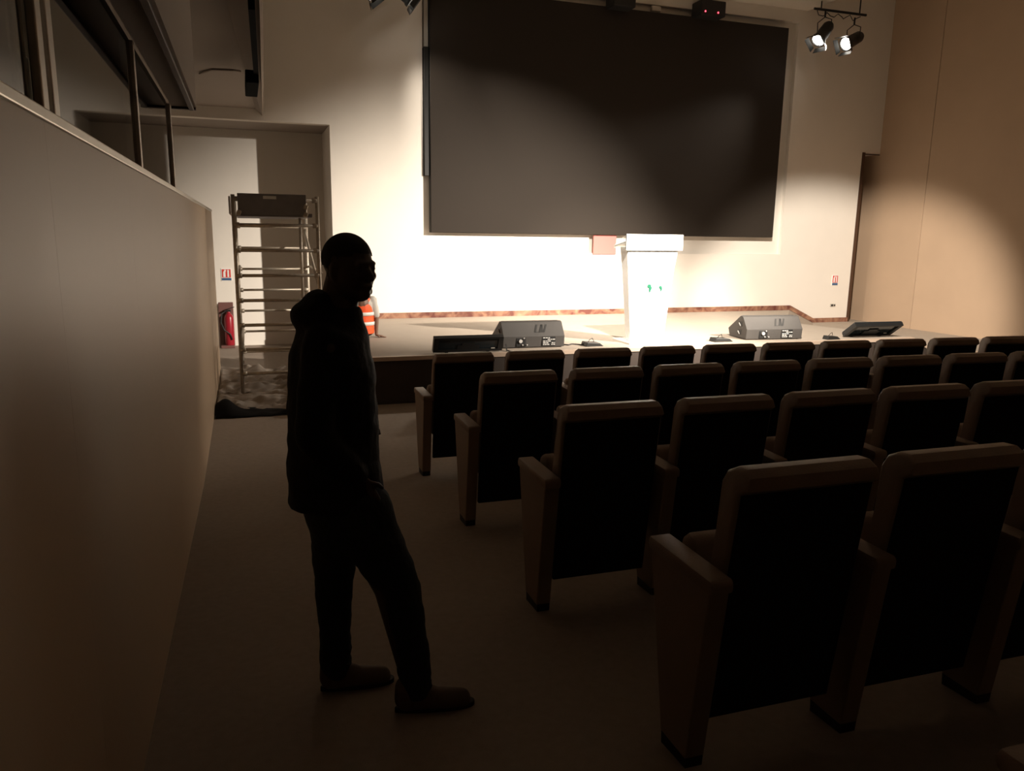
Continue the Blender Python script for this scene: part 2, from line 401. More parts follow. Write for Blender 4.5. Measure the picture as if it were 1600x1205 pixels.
fire_sign(11.575, YW-.006, .92, .15, .215, 'red and blue fire equipment sign on the white wall at the far right')
fire_sign(-.315, YR-.006, 1.0, .17, .21, 'red and blue fire equipment sign in the recess behind the scaffold')
t = thing('wall_socket', 'small wall socket low under the fire sign at right', 'socket', (11.575, YW, .40))
b = NB(); bx(b, (-.07, -.012, -.03), (.07, 0, .03), .004); link('plate', b, 'inner', t)
b = NB(); bx(b, (-.045, -.02, -.02), (.0, -.012, .02), .003); bx(b, (.02, -.02, -.012), (.055, -.012, .012)); link('insert', b, 'black', t)
b = NB(); bx(b, (6.04, YW-.03, 1.42), (6.50, YW, 1.78), .004)
tag(link('pink_wall_panel', b, 'pink'), 'pale pink rectangular panel on the wall just left of the lectern top', 'panel')

# ---------------------------------------------------------------- fire extinguisher
t = thing('fire_extinguisher', 'red fire extinguisher with black hose in the recess behind the partition end', 'fire extinguisher', (-.33, 14.18, -.25))
b = NB(); bx(b, (-.145, .06, 0), (.10, .13, .78), .01); bx(b, (-.13, -.10, 0), (.10, .08, .05), .01); link('stand', b, 'redbrown', t)
b = NB()
prof = [(.07, .05), (.078, .07), (.078, .52), (.06, .57), (.03, .60), (.025, .64)]
rings = [[b.verts.new((.02+r*math.cos(a*math.pi/10), -.02+r*math.sin(a*math.pi/10), z)) for a in range(20)] for r, z in prof]
for r0, r1 in zip(rings, rings[1:]):
    for k in range(20): b.faces.new((r0[k], r0[(k+1) % 20], r1[(k+1) % 20], r1[k]))
b.faces.new(rings[0]); b.faces.new(rings[-1]); link('cylinder', b, 'red', t, True, False, 40)
b = NB(); bx(b, (-.03, -.05, .63), (.06, .01, .66), .005); box(b, (.06, -.02, .69), (.12, .02, .012), (0, -.3, 0)); link('valve_handle', b, 'black', t)
b = NB(); tube(b, [(-.02, -.05, .64), (-.09, -.09, .60), (-.11, -.11, .45), (-.06, -.12, .32), (.03, -.11, .25), (.06, -.11, .15)], .012, 8); link('hose', b, 'cable', t, True)

# ---------------------------------------------------------------- scaffold tower
t = thing('scaffold_tower', 'narrow aluminium scaffold tower with rungs standing beside the white recess', 'scaffold', (.36, 10.9, -.25))
AX, CX, FY, BY = -.10, .865, 9.90, 11.80
def frame(y, spacing, z0, top, mat='galv', n=8):
    f = NB(); tube(f, [(AX, y, -.23), (AX, y, top)], .024, 12); link('upright', f, mat, t, True, True)
    f = NB(); tube(f, [(CX, y, -.23), (CX, y, top)], .024, 12); link('upright', f, mat, t, True, True)
    for k in range(n):
        z = z0 + k*spacing
        if z > top-.05: break
        f = NB(); tube(f, [(AX, y, z), (CX, y, z)], .020 if y < 11 else .016, 10)
        tube(f, [(AX-.0, y, z-.0), (AX+.06, y, z)], .030, 10); tube(f, [(CX-.06, y, z), (CX, y, z)], .030, 10)
        link('rung', f, mat, t, True, True)
    for x in (AX, CX):
        f = NB(); tube(f, [(x, y, -.25), (x, y, -.22)], .045, 12); link('foot', f, 'black', t, True, True)
frame(FY, .300, .03, 2.18)
frame(BY, .300, .02, 2.16)
f = NB(); tube(f, [(CX-.16, 10.6, .75), (CX-.16, 10.6, 1.93)], .020, 10); link('inner_upright', f, 'galv', t, True, True)
f = NB(); tube(f, [(CX, FY, 1.05), (CX-.02, BY, 1.75)], .018, 8); tube(f, [(AX, FY, .35), (AX, BY, 1.0)], .018, 8); link('diagonal_brace', f, 'galv', t, True, True)
for x in (AX, CX):
    for z in (.36, 1.26):
        f = NB(); tube(f, [(x+.03, FY, z), (x+.03, BY, z)], .016, 8); link('side_rail', f, 'galv', t, True, True)
f = NB(); bx(f, (AX+.03, FY, 1.93), (CX-.06, BY, 1.975), .005); link('platform', f, 'board', t, world=True)
f = NB(); bx(f, (AX+.05, FY-.035, 1.955), (CX-.13, FY-.008, 2.195), .004); link('toe_board', f, 'board', t, world=True)
f = NB(); bx(f, (AX-.05, FY+.02, 1.955), (AX-.03, BY, 2.16), .004); link('toe_board', f, 'inner', t, world=True)
f = NB(); bx(f, (.24, FY-.039, 2.135), (.39, FY-.034, 2.170)); link('sticker', f, 'signwhite', t, world=True)
for x, z in ((AX+.06, 1.97), (CX-.14, 1.96), (CX-.14, 2.05)):
    f = NB(); box(f, (x, FY-.05, z), (.05, .05, .06), (0, .4, 0), .01); tube(f, [(x, FY-.09, z), (x, FY, z)], .012, 8); link('clamp', f, 'galv', t, world=True)

# dust sheet and black mat under the tower
import mathutils.noise as mn
b = NB()
nx, ny = 60, 60; grid = []
for j in range(ny+1):
    row = []
    for i in range(nx+1):
        u, v = i/nx, j/ny
        x = -.385 + u*1.35; y = 8.95 + v*2.7
        if v < .08: y += .10*mn.noise(Vector((u*6, 3, 1))) - .12*max(0, .25-u)*-3*(1-v/.08)
        z = -.246 + .012 + .09*max(0, .22-abs(mn.noise(Vector((x*2.2+y*.7, y*4.5, 0))))) *3 + .05*max(0, mn.noise(Vector((x*1.5+4, y*2.2, 5)))) + .03*mn.noise(Vector((x*9, y*13, 2)))
        z += .10*math.exp(-((v-.86)/.06)**2)*(.5+mn.noise(Vector((x*5, 7, 1))))
        if v < .03 or u > .98 : z = -.244
        row.append(b.verts.new((x, y, max(z, -.246))))
    grid.append(row)
for j in range(ny):
    for i in range(nx): b.faces.new((grid[j][i], grid[j][i+1], grid[j+1][i+1], grid[j+1][i]))
o = tag(link('dust_sheet', b, 'cloth', None, True), 'crumpled grey dust sheet spread on the floor under the scaffold', 'dust sheet')
md = o.modifiers.new('s', 'SOLIDIFY'); md.thickness = .003
b = NB(); grid = []
for j in range(13):
    row = []
    for i in range(31):
        u, v = i/30, j/12
        x = -.385+u*(1.0); y = 8.72 + v*(.55*(1-u)**1.2+.18) + .03*mn.noise(Vector((u*8, 0, 3)))
        z = -.246+.008+max(0, (.11*math.exp(-((u-.10)/.12)**2)+.02)*math.sin(v*math.pi)+.02*mn.noise(Vector((u*9, v*4, 2)))*math.sin(v*math.pi))
        row.append(b.verts.new((x, y, z)))
    grid.append(row)
for j in range(12):
    for i in range(30): b.faces.new((grid[j][i], grid[j][i+1], grid[j+1][i+1], grid[j+1][i]))
o = tag(link('rubber_mat', b, 'darkcloth', None, True), 'black crumpled sheet on the floor at the front edge of the grey dust sheet', 'mat')
md = o.modifiers.new('s', 'SOLIDIFY'); md.thickness = .004

# ---------------------------------------------------------------- lectern
t = thing('lectern', 'tall white lectern with two green continent marks standing on the stage', 'lectern', (5.20, 9.55, ZS), 0)
b = NB(); bx(b, (-.32, -.26, 0), (.32, .26, .025), .006); link('base_plate', b, 'white', t)
b = NB()
def ringbox(zs):
    rings = []
    for z, hw, y0, y1 in zs: rings.append([b.verts.new(p) for p in ((-hw, y0, z), (hw, y0, z), (hw, y1, z), (-hw, y1, z))])
    for r0, r1 in zip(rings, rings[1:]):
        for k in range(4): b.faces.new((r0[k], r0[(k+1) % 4], r1[(k+1) % 4], r1[k]))
    b.faces.new(rings[0][::-1]); b.faces.new(rings[-1])
ringbox([(.025, .25, -.16, .0), (.5, .30, -.17, .0), (1.0, .35, -.19, .0), (1.30, .39, -.21, .0)])
bmesh.ops.bevel(b, geom=b.edges[:], offset=.008, segments=2, affect='EDGES')
link('body', b, 'white', t)
b = NB(); quadslab(b, [(-.42, -.24, 1.36), (.42, -.24, 1.36), (.42, .10, 1.30), (-.42, .10, 1.30)], (0, 0, 1), .02); link('reading_desk', b, 'white', t)
b = NB(); bx(b, (-.425, -.255, 1.26), (.425, -.240, 1.47), .003); link('front_panel', b, 'white', t)
for s in (-1, 1):
    b = NB(); prism(b, [(-.24, 1.28), (.10, 1.28), (.10, 1.32), (-.24, 1.46)], s*.425-.006, s*.425+.006, 'x'); link('side_panel', b, 'clear', t)
AFR = [(-.38, .20), (-.33, .38), (-.15, .50), (.05, .48), (.22, .40), (.36, .12), (.50, .10), (.34, -.12), (.26, -.30), (.12, -.50), (.02, -.50), (-.04, -.22), (-.02, -.02), (-.10, .08), (-.28, .08)]
for cx_, cz_, sc_, nm in ((-.018, .752, .115, 'large_mark'), (.155, .745, .08, 'small_mark')):
    b = NB(); prism(b, [(cx_+x*sc_*.75, cz_+z*sc_) for x, z in AFR], -.2010, -.1900, 'y')
    for v in b.verts: v.co.y += .018*(1-(v.co.z-.5)/.5) - .0005
    link(nm, b, 'green', t)

# ---------------------------------------------------------------- wedge monitors
def wedge(loc, rz, w_, label):
    t = thing('stage_wedge_speaker', label, 'speaker', loc, rz)
    D = .52
    b = NB()   # side profile in (y, z): rear (toward seats) upright, top slopes away to the stage
    prism(b, [(0, .01), (-.012, .155), (.115, .325), (.18, .335), (D, .12), (D-.05, .01)], -w_/2, w_/2, 'x', bev=.006)
    link('cabinet', b, 'speaker', t)
    b = NB(); quadslab(b, [(-w_/2+.03, .195, .331), (w_/2-.03, .195, .331), (w_/2-.03, D-.01, .13), (-w_/2+.03, D-.01, .13)], (0, .55, .8), .006); link('grille', b, 'black', t)
    b = NB()
    def on(u, v):   # sloping upper back face
        p = Vector((u, -.012+.127*v, .155+.17*v)); n = Vector((0, -.17, .127)).normalized()
        return p + n*.003
    def stroke(a, c, r=.012): quad = [on(a[0]-r, a[1]), on(a[0]+r, a[1]), on(c[0]+r, c[1]), on(c[0]-r, c[1])]; quadslab(b, quad, (0, -.85, .5), .002)
    stroke((0.02, .25), (.06, .80)); stroke((.02, .25), (.06, .27), .02); stroke((.085, .25), (.13, .80)); stroke((.12, .25), (.13, .80)); stroke((.14, .25), (.19, .80)); stroke((.06, .8), (.10, .8), .02)
    link('embossed_mark', b, 'mark', t)
    b = NB(); box(b, (-.18, -.008, .08), (.13, .012, .11), None, .003); link('connector_plate', b, 'black', t)
    b = NB(); tube(b, [(-.19, -.035, .095), (-.19, .0, .095)], .024, 12); link('power_connector', b, 'conn', t)
    b = NB(); tube(b, [(-.145, -.03, .13), (-.13, .0, .13)], .009, 8); tube(b, [(-.16, -.03, .045), (-.16, .0, .05)], .009, 8); tube(b, [(-.10, -.03, .045), (-.10, 0, .045)], .008, 8); link('signal_connector', b, 'conn', t)
    b = NB(); bx(b, (.11, -.014, .03), (.29, .0, .145)); link('rating_label', b, 'black', t)
    b = NB(); rr = random.Random(3)
    for z0 in (.042, .064, .086, .108, .13):
        x = .12
        while x < .275:
            l = rr.uniform(.012, .04)
            if rr.random() < .75: bx(b, (x, -.0165, z0-.006), (min(x+l, .285), -.0135, z0+.006))
            x += l+.008
    link('printed_lines', b, 'conn', t)
    for z0, y0 in ((.22, .12), (.10, .14)):
        b = NB(); bx(b, (-w_/2-.003, y0, z0-.035), (-w_/2+.01, y0+.09, z0+.035)); link('side_recess', b, 'black', t)
        b = NB(); tube(b, [(-w_/2-.01, y0+.03, z0-.03), (-w_/2-.012, y0+.07, z0+.01)], .008, 6); link('latch', b, 'conn', t)
wedge((3.50, 9.30, ZS), -.03, .84, 'grey stage wedge speaker nearer the aisle, left of the lectern')
wedge((7.20, 9.27, ZS), -.10, .90, 'grey stage wedge speaker right of the lectern')

# floor confidence screens
def monitor(loc, rz, w_, tilt, H, label):
    """reclined towards the stage: from the seats one sees its recessed back"""
    t = thing('floor_monitor', label, 'monitor', loc, rz)
    ex = Vector((1, 0, 0)); up = Vector((0, -math.cos(tilt), math.sin(tilt))); n = Vector((0, math.sin(tilt), math.cos(tilt)))
    o0 = Vector((0, 0, .01))
    def slab(bm, x0, x1, v0, v1, d0, d1, bev=0):
        quadslab(bm, [o0+ex*x0+up*v0+n*d0, o0+ex*x1+up*v0+n*d0, o0+ex*x1+up*v1+n*d0, o0+ex*x0+up*v1+n*d0], n, d1-d0)
    b = NB()
    for q in ((-w_/2, w_/2, 0, .03), (-w_/2, w_/2, H-.03, H), (-w_/2, -w_/2+.06, .03, H-.03), (w_/2-.06, w_/2, .03, H-.03)): slab(b, *q, 0, .06)
    link('rear_frame', b, 'black', t)
    b = NB(); slab(b, -w_/2+.005, w_/2-.005, .005, H-.005, .06, .075); link('display', b, 'lcd', t)
    b = NB(); slab(b, -w_/2+.06, w_/2-.06, .03, H-.03, .02, .06); link('rear_panel', b, 'lcd', t)
    b = NB(); slab(b, -.14, .14, .03, H*.45, .008, .02); slab(b, -.08, .08, H*.45, H*.6, .008, .02); link('connector_cover', b, 'black', t)
    b = NB(); box(b, (w_*.36, -.02*math.cos(tilt)-.012, .05), (.05, .01, .01)); link('sticker', b, 'inner', t)
    b = NB()
    for s in (-1, 1):
        x = s*w_*.3
        prism(b, [(.02, 0), (.10, 0), (.10, .02), (.02, .05)], x-.02, x+.02, 'x')
    link('stand', b, 'blackmetal', t)
monitor((2.56, 9.12, ZS), -.02, .88, math.radians(66), .20, 'dark monitor turned away on the stage edge, left of the left wedge speaker')
monitor((8.86, 9.24, ZS), -.03, .86, math.radians(36), .31, 'dark monitor turned away on the stage, at far right beyond the right speaker')

# small boxes with cables on the stage
def floor_box(loc, w_, d_, label, rz=0):
    t = thing('stage_floor_box', label, 'floor box', loc, rz)
    b = NB(); prism(b, [(-w_/2, 0), (w_/2, 0), (w_/2-.06, .045), (-w_/2+.02, .055)], -d_/2, d_/2, 'y', .006); link('housing', b, 'blackmetal', t)
    b = NB(); tube(b, [(-.06, 0, .05), (-.05, -.02, .085), (.0, .0, .10), (.03, .02, .055)], .004, 6); link('plug_cable', b, 'cable', t, True)
floor_box((4.34, 9.32, ZS), .26, .18, 'small black floor box with loose cable between the left speaker and the lectern')
floor_box((6.33, 9.30, ZS), .30, .16, 'small black floor box on the stage between the lectern and the right speaker')
floor_box((8.10, 9.12, ZS), .24, .12, 'flat black floor box between the right speaker and the right screen')
b = NB(); tube(b, [(3.965, 9.42, ZS+.012), (4.02, 9.38, ZS+.012), (4.1, 9.45, ZS+.012), (4.2, 9.36, ZS+.012), (4.24, 9.32, ZS+.04)], .009, 6)
tag(link('audio_cable', b, 'cable', None, True), 'black cable on the stage from the left speaker to the floor box', 'cable')
b = NB(); tube(b, [(3.1, 9.25, ZS+.06), (3.06, 9.10, ZS+.012), (3.07, 8.97, ZS+.02), (3.10, 8.955, .18), (3.05, 8.955, 0), (3.08, 8.955, -.24)], .010, 6)
tag(link('hanging_cable', b, 'cable', None, True), 'black cable hanging down the stage front beside the left speaker', 'cable')

# ---------------------------------------------------------------- auditorium seats
PITCH = .623
def make_seat():
    t = thing('auditorium_seat', 'x', 'seat', (0, 0, 0))
    lean = .10
    # rear shell: black fabric over the back, x .10 .. .60
    x0, x1 = .094, .610
    b = NB()
    def Y(z): return .115*(1-(z-.13)/.9)     # lower end further forward
    prof = []
    for z in (.13, .40, .70, .90, .985): prof.append((Y(z), z))
    back = [(y, z) for y, z in prof] + [(y+.035, z) for y, z in reversed(prof)]
    prism(b, back, x0+.012, x1-.012, 'x', .004); link('rear_shell', b, 'blackfab', t)
    b = NB()   # padded tan backrest wrapping top and sides
    pts = [(Y(.34)+.02, .34), (Y(.62)+.012, .62), (Y(.95)+.006, .95), (-.018, .972), (-.012, 1.012), (.018, 1.032), (.065, 1.030), (.105, 1.008), (.118, .97),
           (.128, .80), (.155, .60), (.175, .42), (.15, .34)]
    prism(b, pts, x0, x1, 'x')
    for v in b.verts:   # round the upper corners
        if v.co.z > .96:
            k = (v.co.z-.96)*.30
            v.co.x += k if v.co.x < .3 else -k
    bmesh.ops.bevel(b, geom=[e for e in b.edges if all(abs(v.co.x-x0) < .03 for v in e.verts) or all(abs(v.co.x-x1) < .03 for v in e.verts)], offset=.014, segments=3, affect='EDGES', profile=.5)
    link('backrest', b, 'leather', t, True, autos=30)
    b = NB()   # tipped-up seat
    prism(b, [(.16, .36), (.30, .40), (.335, .56), (.325, .70), (.285, .735), (.235, .72), (.19, .60), (.155, .45)], x0+.0, x1-.0, 'x', .02)
    link('seat', b, 'leather', t, True, autos=30)
    b = NB()   # side panel below the armrest, tapering to the floor
    prism(b, [(.07, .03), (.235, .03), (.365, .655), (-.005, .655)], .004, .076, 'x', .006)
    p = link('side_panel', b, 'leather', t)
    b = NB(); prism(b, [(.075, -.03), (.23, -.03), (.235, .035), (.07, .035)], .008, .072, 'x'); link('plinth', b, 'plinth', p)
    b = NB(); prism(b, [(-.016, .650), (.378, .650), (.384, .672), (.375, .696), (-.008, .696), (-.018, .682)], 0, .082, 'x', .008); link('armrest', b, 'leather', t, True, autos=30)
    return t
seat0 = make_seat()
ORD = ['first', 'second', 'third', 'fourth', 'fifth', 'sixth', 'seventh', 'eighth', 'ninth', 'tenth', 'eleventh', 'twelfth']
ROWS = [(1.312, 6.012, 11, 'front row below the stage', 'tan and black'), (1.292, 4.593, 9, 'second row from the stage', ''), (1.26, 3.18, 6, 'third row from the stage', ''),
        (1.286, 1.87, 3, 'fourth row from the stage, large in the foreground', ''), (1.30, .55, 1, 'rearmost row, only its tan arm showing at the bottom right', '')]
first = True
for ri, (rx, ry, n, rn, _) in enumerate(ROWS):
    px_, py_ = rx, ry
    for k in range(n):
        s_ = seat0 if first else copy_tree(seat0)
        first = False
        a = -.011 - .0097*k
        s_.location = (px_, py_, fz(py_)); s_.rotation_euler = (0, 0, a)
        where = 'aisle-end seat, beside the walkway,' if k == 0 else '%s seat from the aisle' % ORD[k]
        s_['label'] = 'black-backed tan folding seat, %s in the %s' % (where.rstrip(','), rn) if ri < 3 else \
            ('large black-backed tan seat, %s of the foreground row' % where.rstrip(',') if ri == 3 else 'seat in the rearmost row, only its tan armrest showing at bottom right')
        s_['group'] = 'auditorium seats in the ' + ['front row', 'second row', 'third row', 'fourth row', 'rearmost row'][ri]
        a2 = -.011 - .0097*(k+.5)
        px_ += PITCH*math.cos(a2); py_ += PITCH*math.sin(a2)

# ---------------------------------------------------------------- people
def capsule(bm, p0, r0, p1, r1, n=14, sq=(1, 1, 1)):
    p0, p1 = Vector(p0), Vector(p1); L = (p1-p0).length; d = (p1-p0).normalized() if L > 1e-6 else Vector((0, 0, 1))
    q = d.to_track_quat('Z', 'Y'); rings = []
    for i in range(5):
        a = -math.pi/2 + i*math.pi/8*1.0
        rings.append((r0*math.cos(a), r0*math.sin(a)))
    rings.append((r0, 0)); rings.append((r1, L))
    for i in range(1, 5):
        a = i*math.pi/8; rings.append((r1*math.cos(a), L+r1*math.sin(a)))
    vs = []
    for r, z in rings:
        r = max(r, .0015)
        vs.append([bm.verts.new(p0 + q @ Vector((r*math.cos(2*math.pi*k/n)*sq[0], r*math.sin(2*math.pi*k/n)*sq[1], z))) for k in range(n)])
    for a, b_ in zip(vs, vs[1:]):
        for k in range(n): bm.faces.new((a[k], a[(k+1) % n], b_[(k+1) % n], b_[k]))
    bm.faces.new(vs[0][::-1]); bm.faces.new(vs[-1])
def ell(bm, c, r, rot=(0, 0, 0)):
    vs = bmesh.ops.create_icosphere(bm, subdivisions=3, radius=1)['verts']
    mt = Matrix.Translation(c) @ Euler(rot).to_matrix().to_4x4() @ Matrix.Diagonal((*r, 1))
    for v in vs: v.co = mt @ v.co
def loft(bm, secs, n=24):
    """closed body from elliptical sections (cx, cy, z, rx, ry[, rot])"""
    vs = []
    for s in secs:
        cx_, cy_, z, rx, ry = s[:5]; r = s[5] if len(s) > 5 else 0
        vs.append([bm.verts.new((cx_+rx*math.cos(t_)*math.cos(r)-ry*math.sin(t_)*math.sin(r), cy_+rx*math.cos(t_)*math.sin(r)+ry*math.sin(t_)*math.cos(r), z)) for t_ in [2*math.pi*k/n for k in range(n)]])
    for a, b_ in zip(vs, vs[1:]):
        for k in range(n): bm.faces.new((a[k], a[(k+1) % n], b_[(k+1) % n], b_[k]))
    bm.faces.new(vs[0][::-1]); bm.faces.new(vs[-1])
def fuse(name, bm, mat, parent, voxel=.010, smooth=3, world=True, crease=0):
    """fuse overlapping shapes into one continuous surface"""
    bmesh.ops.recalc_face_normals(bm, faces=bm.faces[:])
    me = bpy.data.meshes.new('tmp'); bm.to_mesh(me); bm.free()
    o = bpy.data.objects.new('tmp', me); COL.objects.link(o)
    m = o.modifiers.new('r', 'REMESH'); m.mode = 'VOXEL'; m.voxel_size = voxel
    dg = bpy.context.evaluated_depsgraph_get()
    me2 = bpy.data.meshes.new_from_object(o.evaluated_get(dg))
    bpy.data.objects.remove(o)
    b2 = NB(); b2.from_mesh(me2); bpy.data.meshes.remove(me2); bpy.data.meshes.remove(me)
    for _ in range(smooth): bmesh.ops.smooth_vert(b2, verts=b2.verts[:], factor=.5, use_axis_x=True, use_axis_y=True, use_axis_z=True)
    if crease:
        b2.normal_update()
        for v in b2.verts:
            c = v.co
            k = mn.noise(Vector((c.x*9, c.y*9, c.z*16)))*crease + mn.noise(Vector((c.x*22+3, c.y*22, c.z*30)))*crease*.4
            v.co = c + v.normal*k
    return link(name, b2, mat, parent, True, world)

def hand(bm, wrist, dirv, palm_n, size=.185, curl=.35, side=1, rr=.0085, spread=.12):
    """palm, four unequal bent fingers and a thumb leaving the side of the palm"""
    d = Vector(dirv).normalized(); n = Vector(palm_n); n = (n-d*(n@d)).normalized(); s = d.cross(n)*side
    w0 = Vector(wrist); L = size*.52
    for k in range(-2, 3):
        capsule(bm, w0+s*k*.010, .014, w0+d*L*.95+s*k*.0165, .0125, 10)
    for k, (off, ln) in enumerate(((-.031, .40), (-.0105, .46), (.0105, .43), (.030, .34))):
        p = w0+d*L*.92+s*off; a = curl*.5; ln *= size
        dd = (d+s*off*spread*20).normalized()
        for j in range(3):
            seg = ln*(.42, .32, .26)[j]
            v = dd*math.cos(a)+n*math.sin(a); q = p+v*seg
            capsule(bm, p, rr*(1.06-.08*j), q, rr*(.98-.10*j), 10); p = q; a += curl
    p = w0+d*L*.22-s*.026; v = (d*.65-s*.75+n*.25).normalized(); q = p+v*size*.20
    capsule(bm, p, rr*1.45, q, rr*1.15, 10); v2 = (d*.85-s*.25+n*.45).normalized(); r_ = q+v2*size*.15
    capsule(bm, q, rr*1.15, r_, rr*.9, 10)

# --- man standing in the aisle (faces +x, head turned towards the camera)
mx, my = .33, 2.72
P1 = thing('person', 'person standing in the aisle in a black hooded jacket, jeans and brown shoes', 'person', (mx, my, 0))
hc = Vector((.338, 2.705, 1.652)); yaw = math.radians(-52); pit = math.radians(2)
hm = Matrix.Translation(hc) @ Euler((0, pit, yaw)).to_matrix().to_4x4()
def H(x, y, z): return hm @ Vector((x, y, z))
b = NB()
def hell(c, r, rot=(0, 0, 0)):
    vs = bmesh.ops.create_icosphere(b, subdivisions=3, radius=1)['verts']
    mt = hm @ Matrix.Translation(c) @ Euler(rot).to_matrix().to_4x4() @ Matrix.Diagonal((*r, 1))
    for v in vs: v.co = mt @ v.co
hell((-.012, 0, .030), (.094, .073, .086))          # cranium
hell((.024, 0, -.018), (.066, .068, .086))          # face
hell((.042, 0, -.080), (.042, .044, .030))          # chin
hell((.022, 0, -.060), (.056, .061, .044))          # jaw
hell((.074, 0, .022), (.016, .050, .014))           # brow
for s in (-1, 1):
    hell((.066, s*.034, -.020), (.020, .021, .018))  # cheek
    hell((.077, s*.030, .006), (.010, .014, .008))  # eyelid
    hell((-.006, s*.074, -.006), (.018, .009, .031), (0, 0, s*.35))  # ear
    hell((.098, s*.011, -.030), (.009, .008, .007)) # nostril
    capsule(b, H(.045, s*.045, -.075), .016, H(-.03, s*.055, -.02), .018)
capsule(b, H(.082, 0, .008), .008, H(.101, 0, -.024), .0125)   # nose
hell((.086, 0, -.051), (.012, .024, .0060)); hell((.084, 0, -.061), (.012, .021, .0065))   # lips
capsule(b, H(-.03, 0, -.03), .058, (.295, 2.72, 1.50), .070, 18)   # neck
capsule(b, (.290, 2.72, 1.49), .062, (.24, 2.72, 1.38), .10, 18)
# trunk, arms and legs under the clothes
capsule(b, (.25, 2.72, 1.38), .10, (.27, 2.72, .95), .10)
for s in (-1, 1): capsule(b, (.24, 2.72, 1.40), .07, (.24, 2.72+s*.16, 1.40), .05)
RW = Vector((.335, 2.575, .935)); LW = Vector((.335, 2.79, 1.125))
capsule(b, (.24, 2.56, 1.40), .045, (.20, 2.53, 1.12), .036); capsule(b, (.20, 2.53, 1.12), .036, RW, .024)
capsule(b, (.24, 2.88, 1.40), .045, (.24, 2.89, 1.13), .036); capsule(b, (.24, 2.89, 1.13), .036, LW, .024)
hand(b, RW, (.35, .1, -.9), (.2, .9, 0), side=-1); hand(b, LW, (.45, -.75, -.35), (.3, .3, -.9), side=1, curl=.6)
capsule(b, (.27, 2.65, .92), .08, (.44, 2.62, .50), .055); capsule(b, (.44, 2.62, .50), .055, (.52, 2.60, .09), .035)
capsule(b, (.27, 2.79, .92), .08, (.27, 2.82, .50), .055); capsule(b, (.27, 2.82, .50), .055, (.26, 2.845, .08), .035)
capsule(b, (.51, 2.60, .06), .028, (.66, 2.58, .045), .022); capsule(b, (.26, 2.845, .05), .028, (.40, 2.835, .035), .022)
fuse('body', b, 'skin', P1, .0052, 2)
b = NB()    # close-cropped hair cap
for v in bmesh.ops.create_icosphere(b, subdivisions=4, radius=1)['verts']:
    v.co = Vector((-.013+v.co.x*.0965, v.co.y*.0755, .033+v.co.z*.0885))
bmesh.ops.delete(b, geom=[v for v in b.verts if v.co.z < .035 - v.co.x*.15 + (.45*max(0, v.co.x-.02)) and (v.co.z < .0 or v.co.x > .0) or (v.co.z < -.02)], context='VERTS')
for v in b.verts: v.co = hm @ v.co
link('hair', b, 'hair', P1, True, True)
# jacket
b = NB()
loft(b, [(.272, 2.72, .815, .172, .175), (.272, 2.72, .86, .170, .180), (.268, 2.72, 1.00, .160, .185), (.268, 2.72, 1.14, .158, .190), (.268, 2.72, 1.26, .154, .205),
         (.268, 2.72, 1.36, .140, .215), (.270, 2.72, 1.43, .122, .195), (.284, 2.72, 1.475, .100, .125), (.296, 2.72, 1.50, .086, .10), (.302, 2.72, 1.525, .070, .085)])
capsule(b, (.225, 2.58, 1.41), .070, (.185, 2.515, 1.12), .062); capsule(b, (.185, 2.515, 1.12), .062, (.315, 2.570, .965), .050)
capsule(b, (.245, 2.86, 1.41), .070, (.235, 2.895, 1.13), .062); capsule(b, (.235, 2.895, 1.13), .062, (.320, 2.80, 1.125), .046)
# hood lying on the neck
ell(b, (.225, 2.72, 1.515), (.058, .115, .070), (0, .5, 0)); ell(b, (.200, 2.72, 1.485), (.065, .13, .060), (0, .3, 0))
for s in (-1, 1): capsule(b, (.22, 2.72+s*.085, 1.525), .030, (.345, 2.72+s*.05, 1.455), .022)
fuse('jacket', b, 'jacket', P1, .010, 4, crease=.007)
# trousers
b = NB()
loft(b, [(.31, 2.72, .66, .13, .16), (.30, 2.72, .78, .145, .172), (.29, 2.72, .90, .14, .17), (.28, 2.72, .98, .12, .15)])
capsule(b, (.335, 2.655, .80), .125, (.475, 2.625, .50), .080, 18); capsule(b, (.475, 2.625, .50), .080, (.520, 2.60, .25), .064, 18); capsule(b, (.520, 2.60, .25), .064, (.530, 2.598, .10), .060, 18)
capsule(b, (.290, 2.785, .80), .118, (.262, 2.82, .48), .074, 18); capsule(b, (.262, 2.82, .48), .074, (.262, 2.84, .24), .062, 18); capsule(b, (.262, 2.84, .24), .062, (.262, 2.845, .09), .058, 18)
for p, r in (((.575, 2.598, .115), .02), ((.565, 2.60, .165), .022), ((.308, 2.845, .17), .018), ((.312, 2.845, .11), .018)): ell(b, p, (r, .05, .014))
fuse('trousers', b, 'jeans', P1, .009, 2, crease=.008)
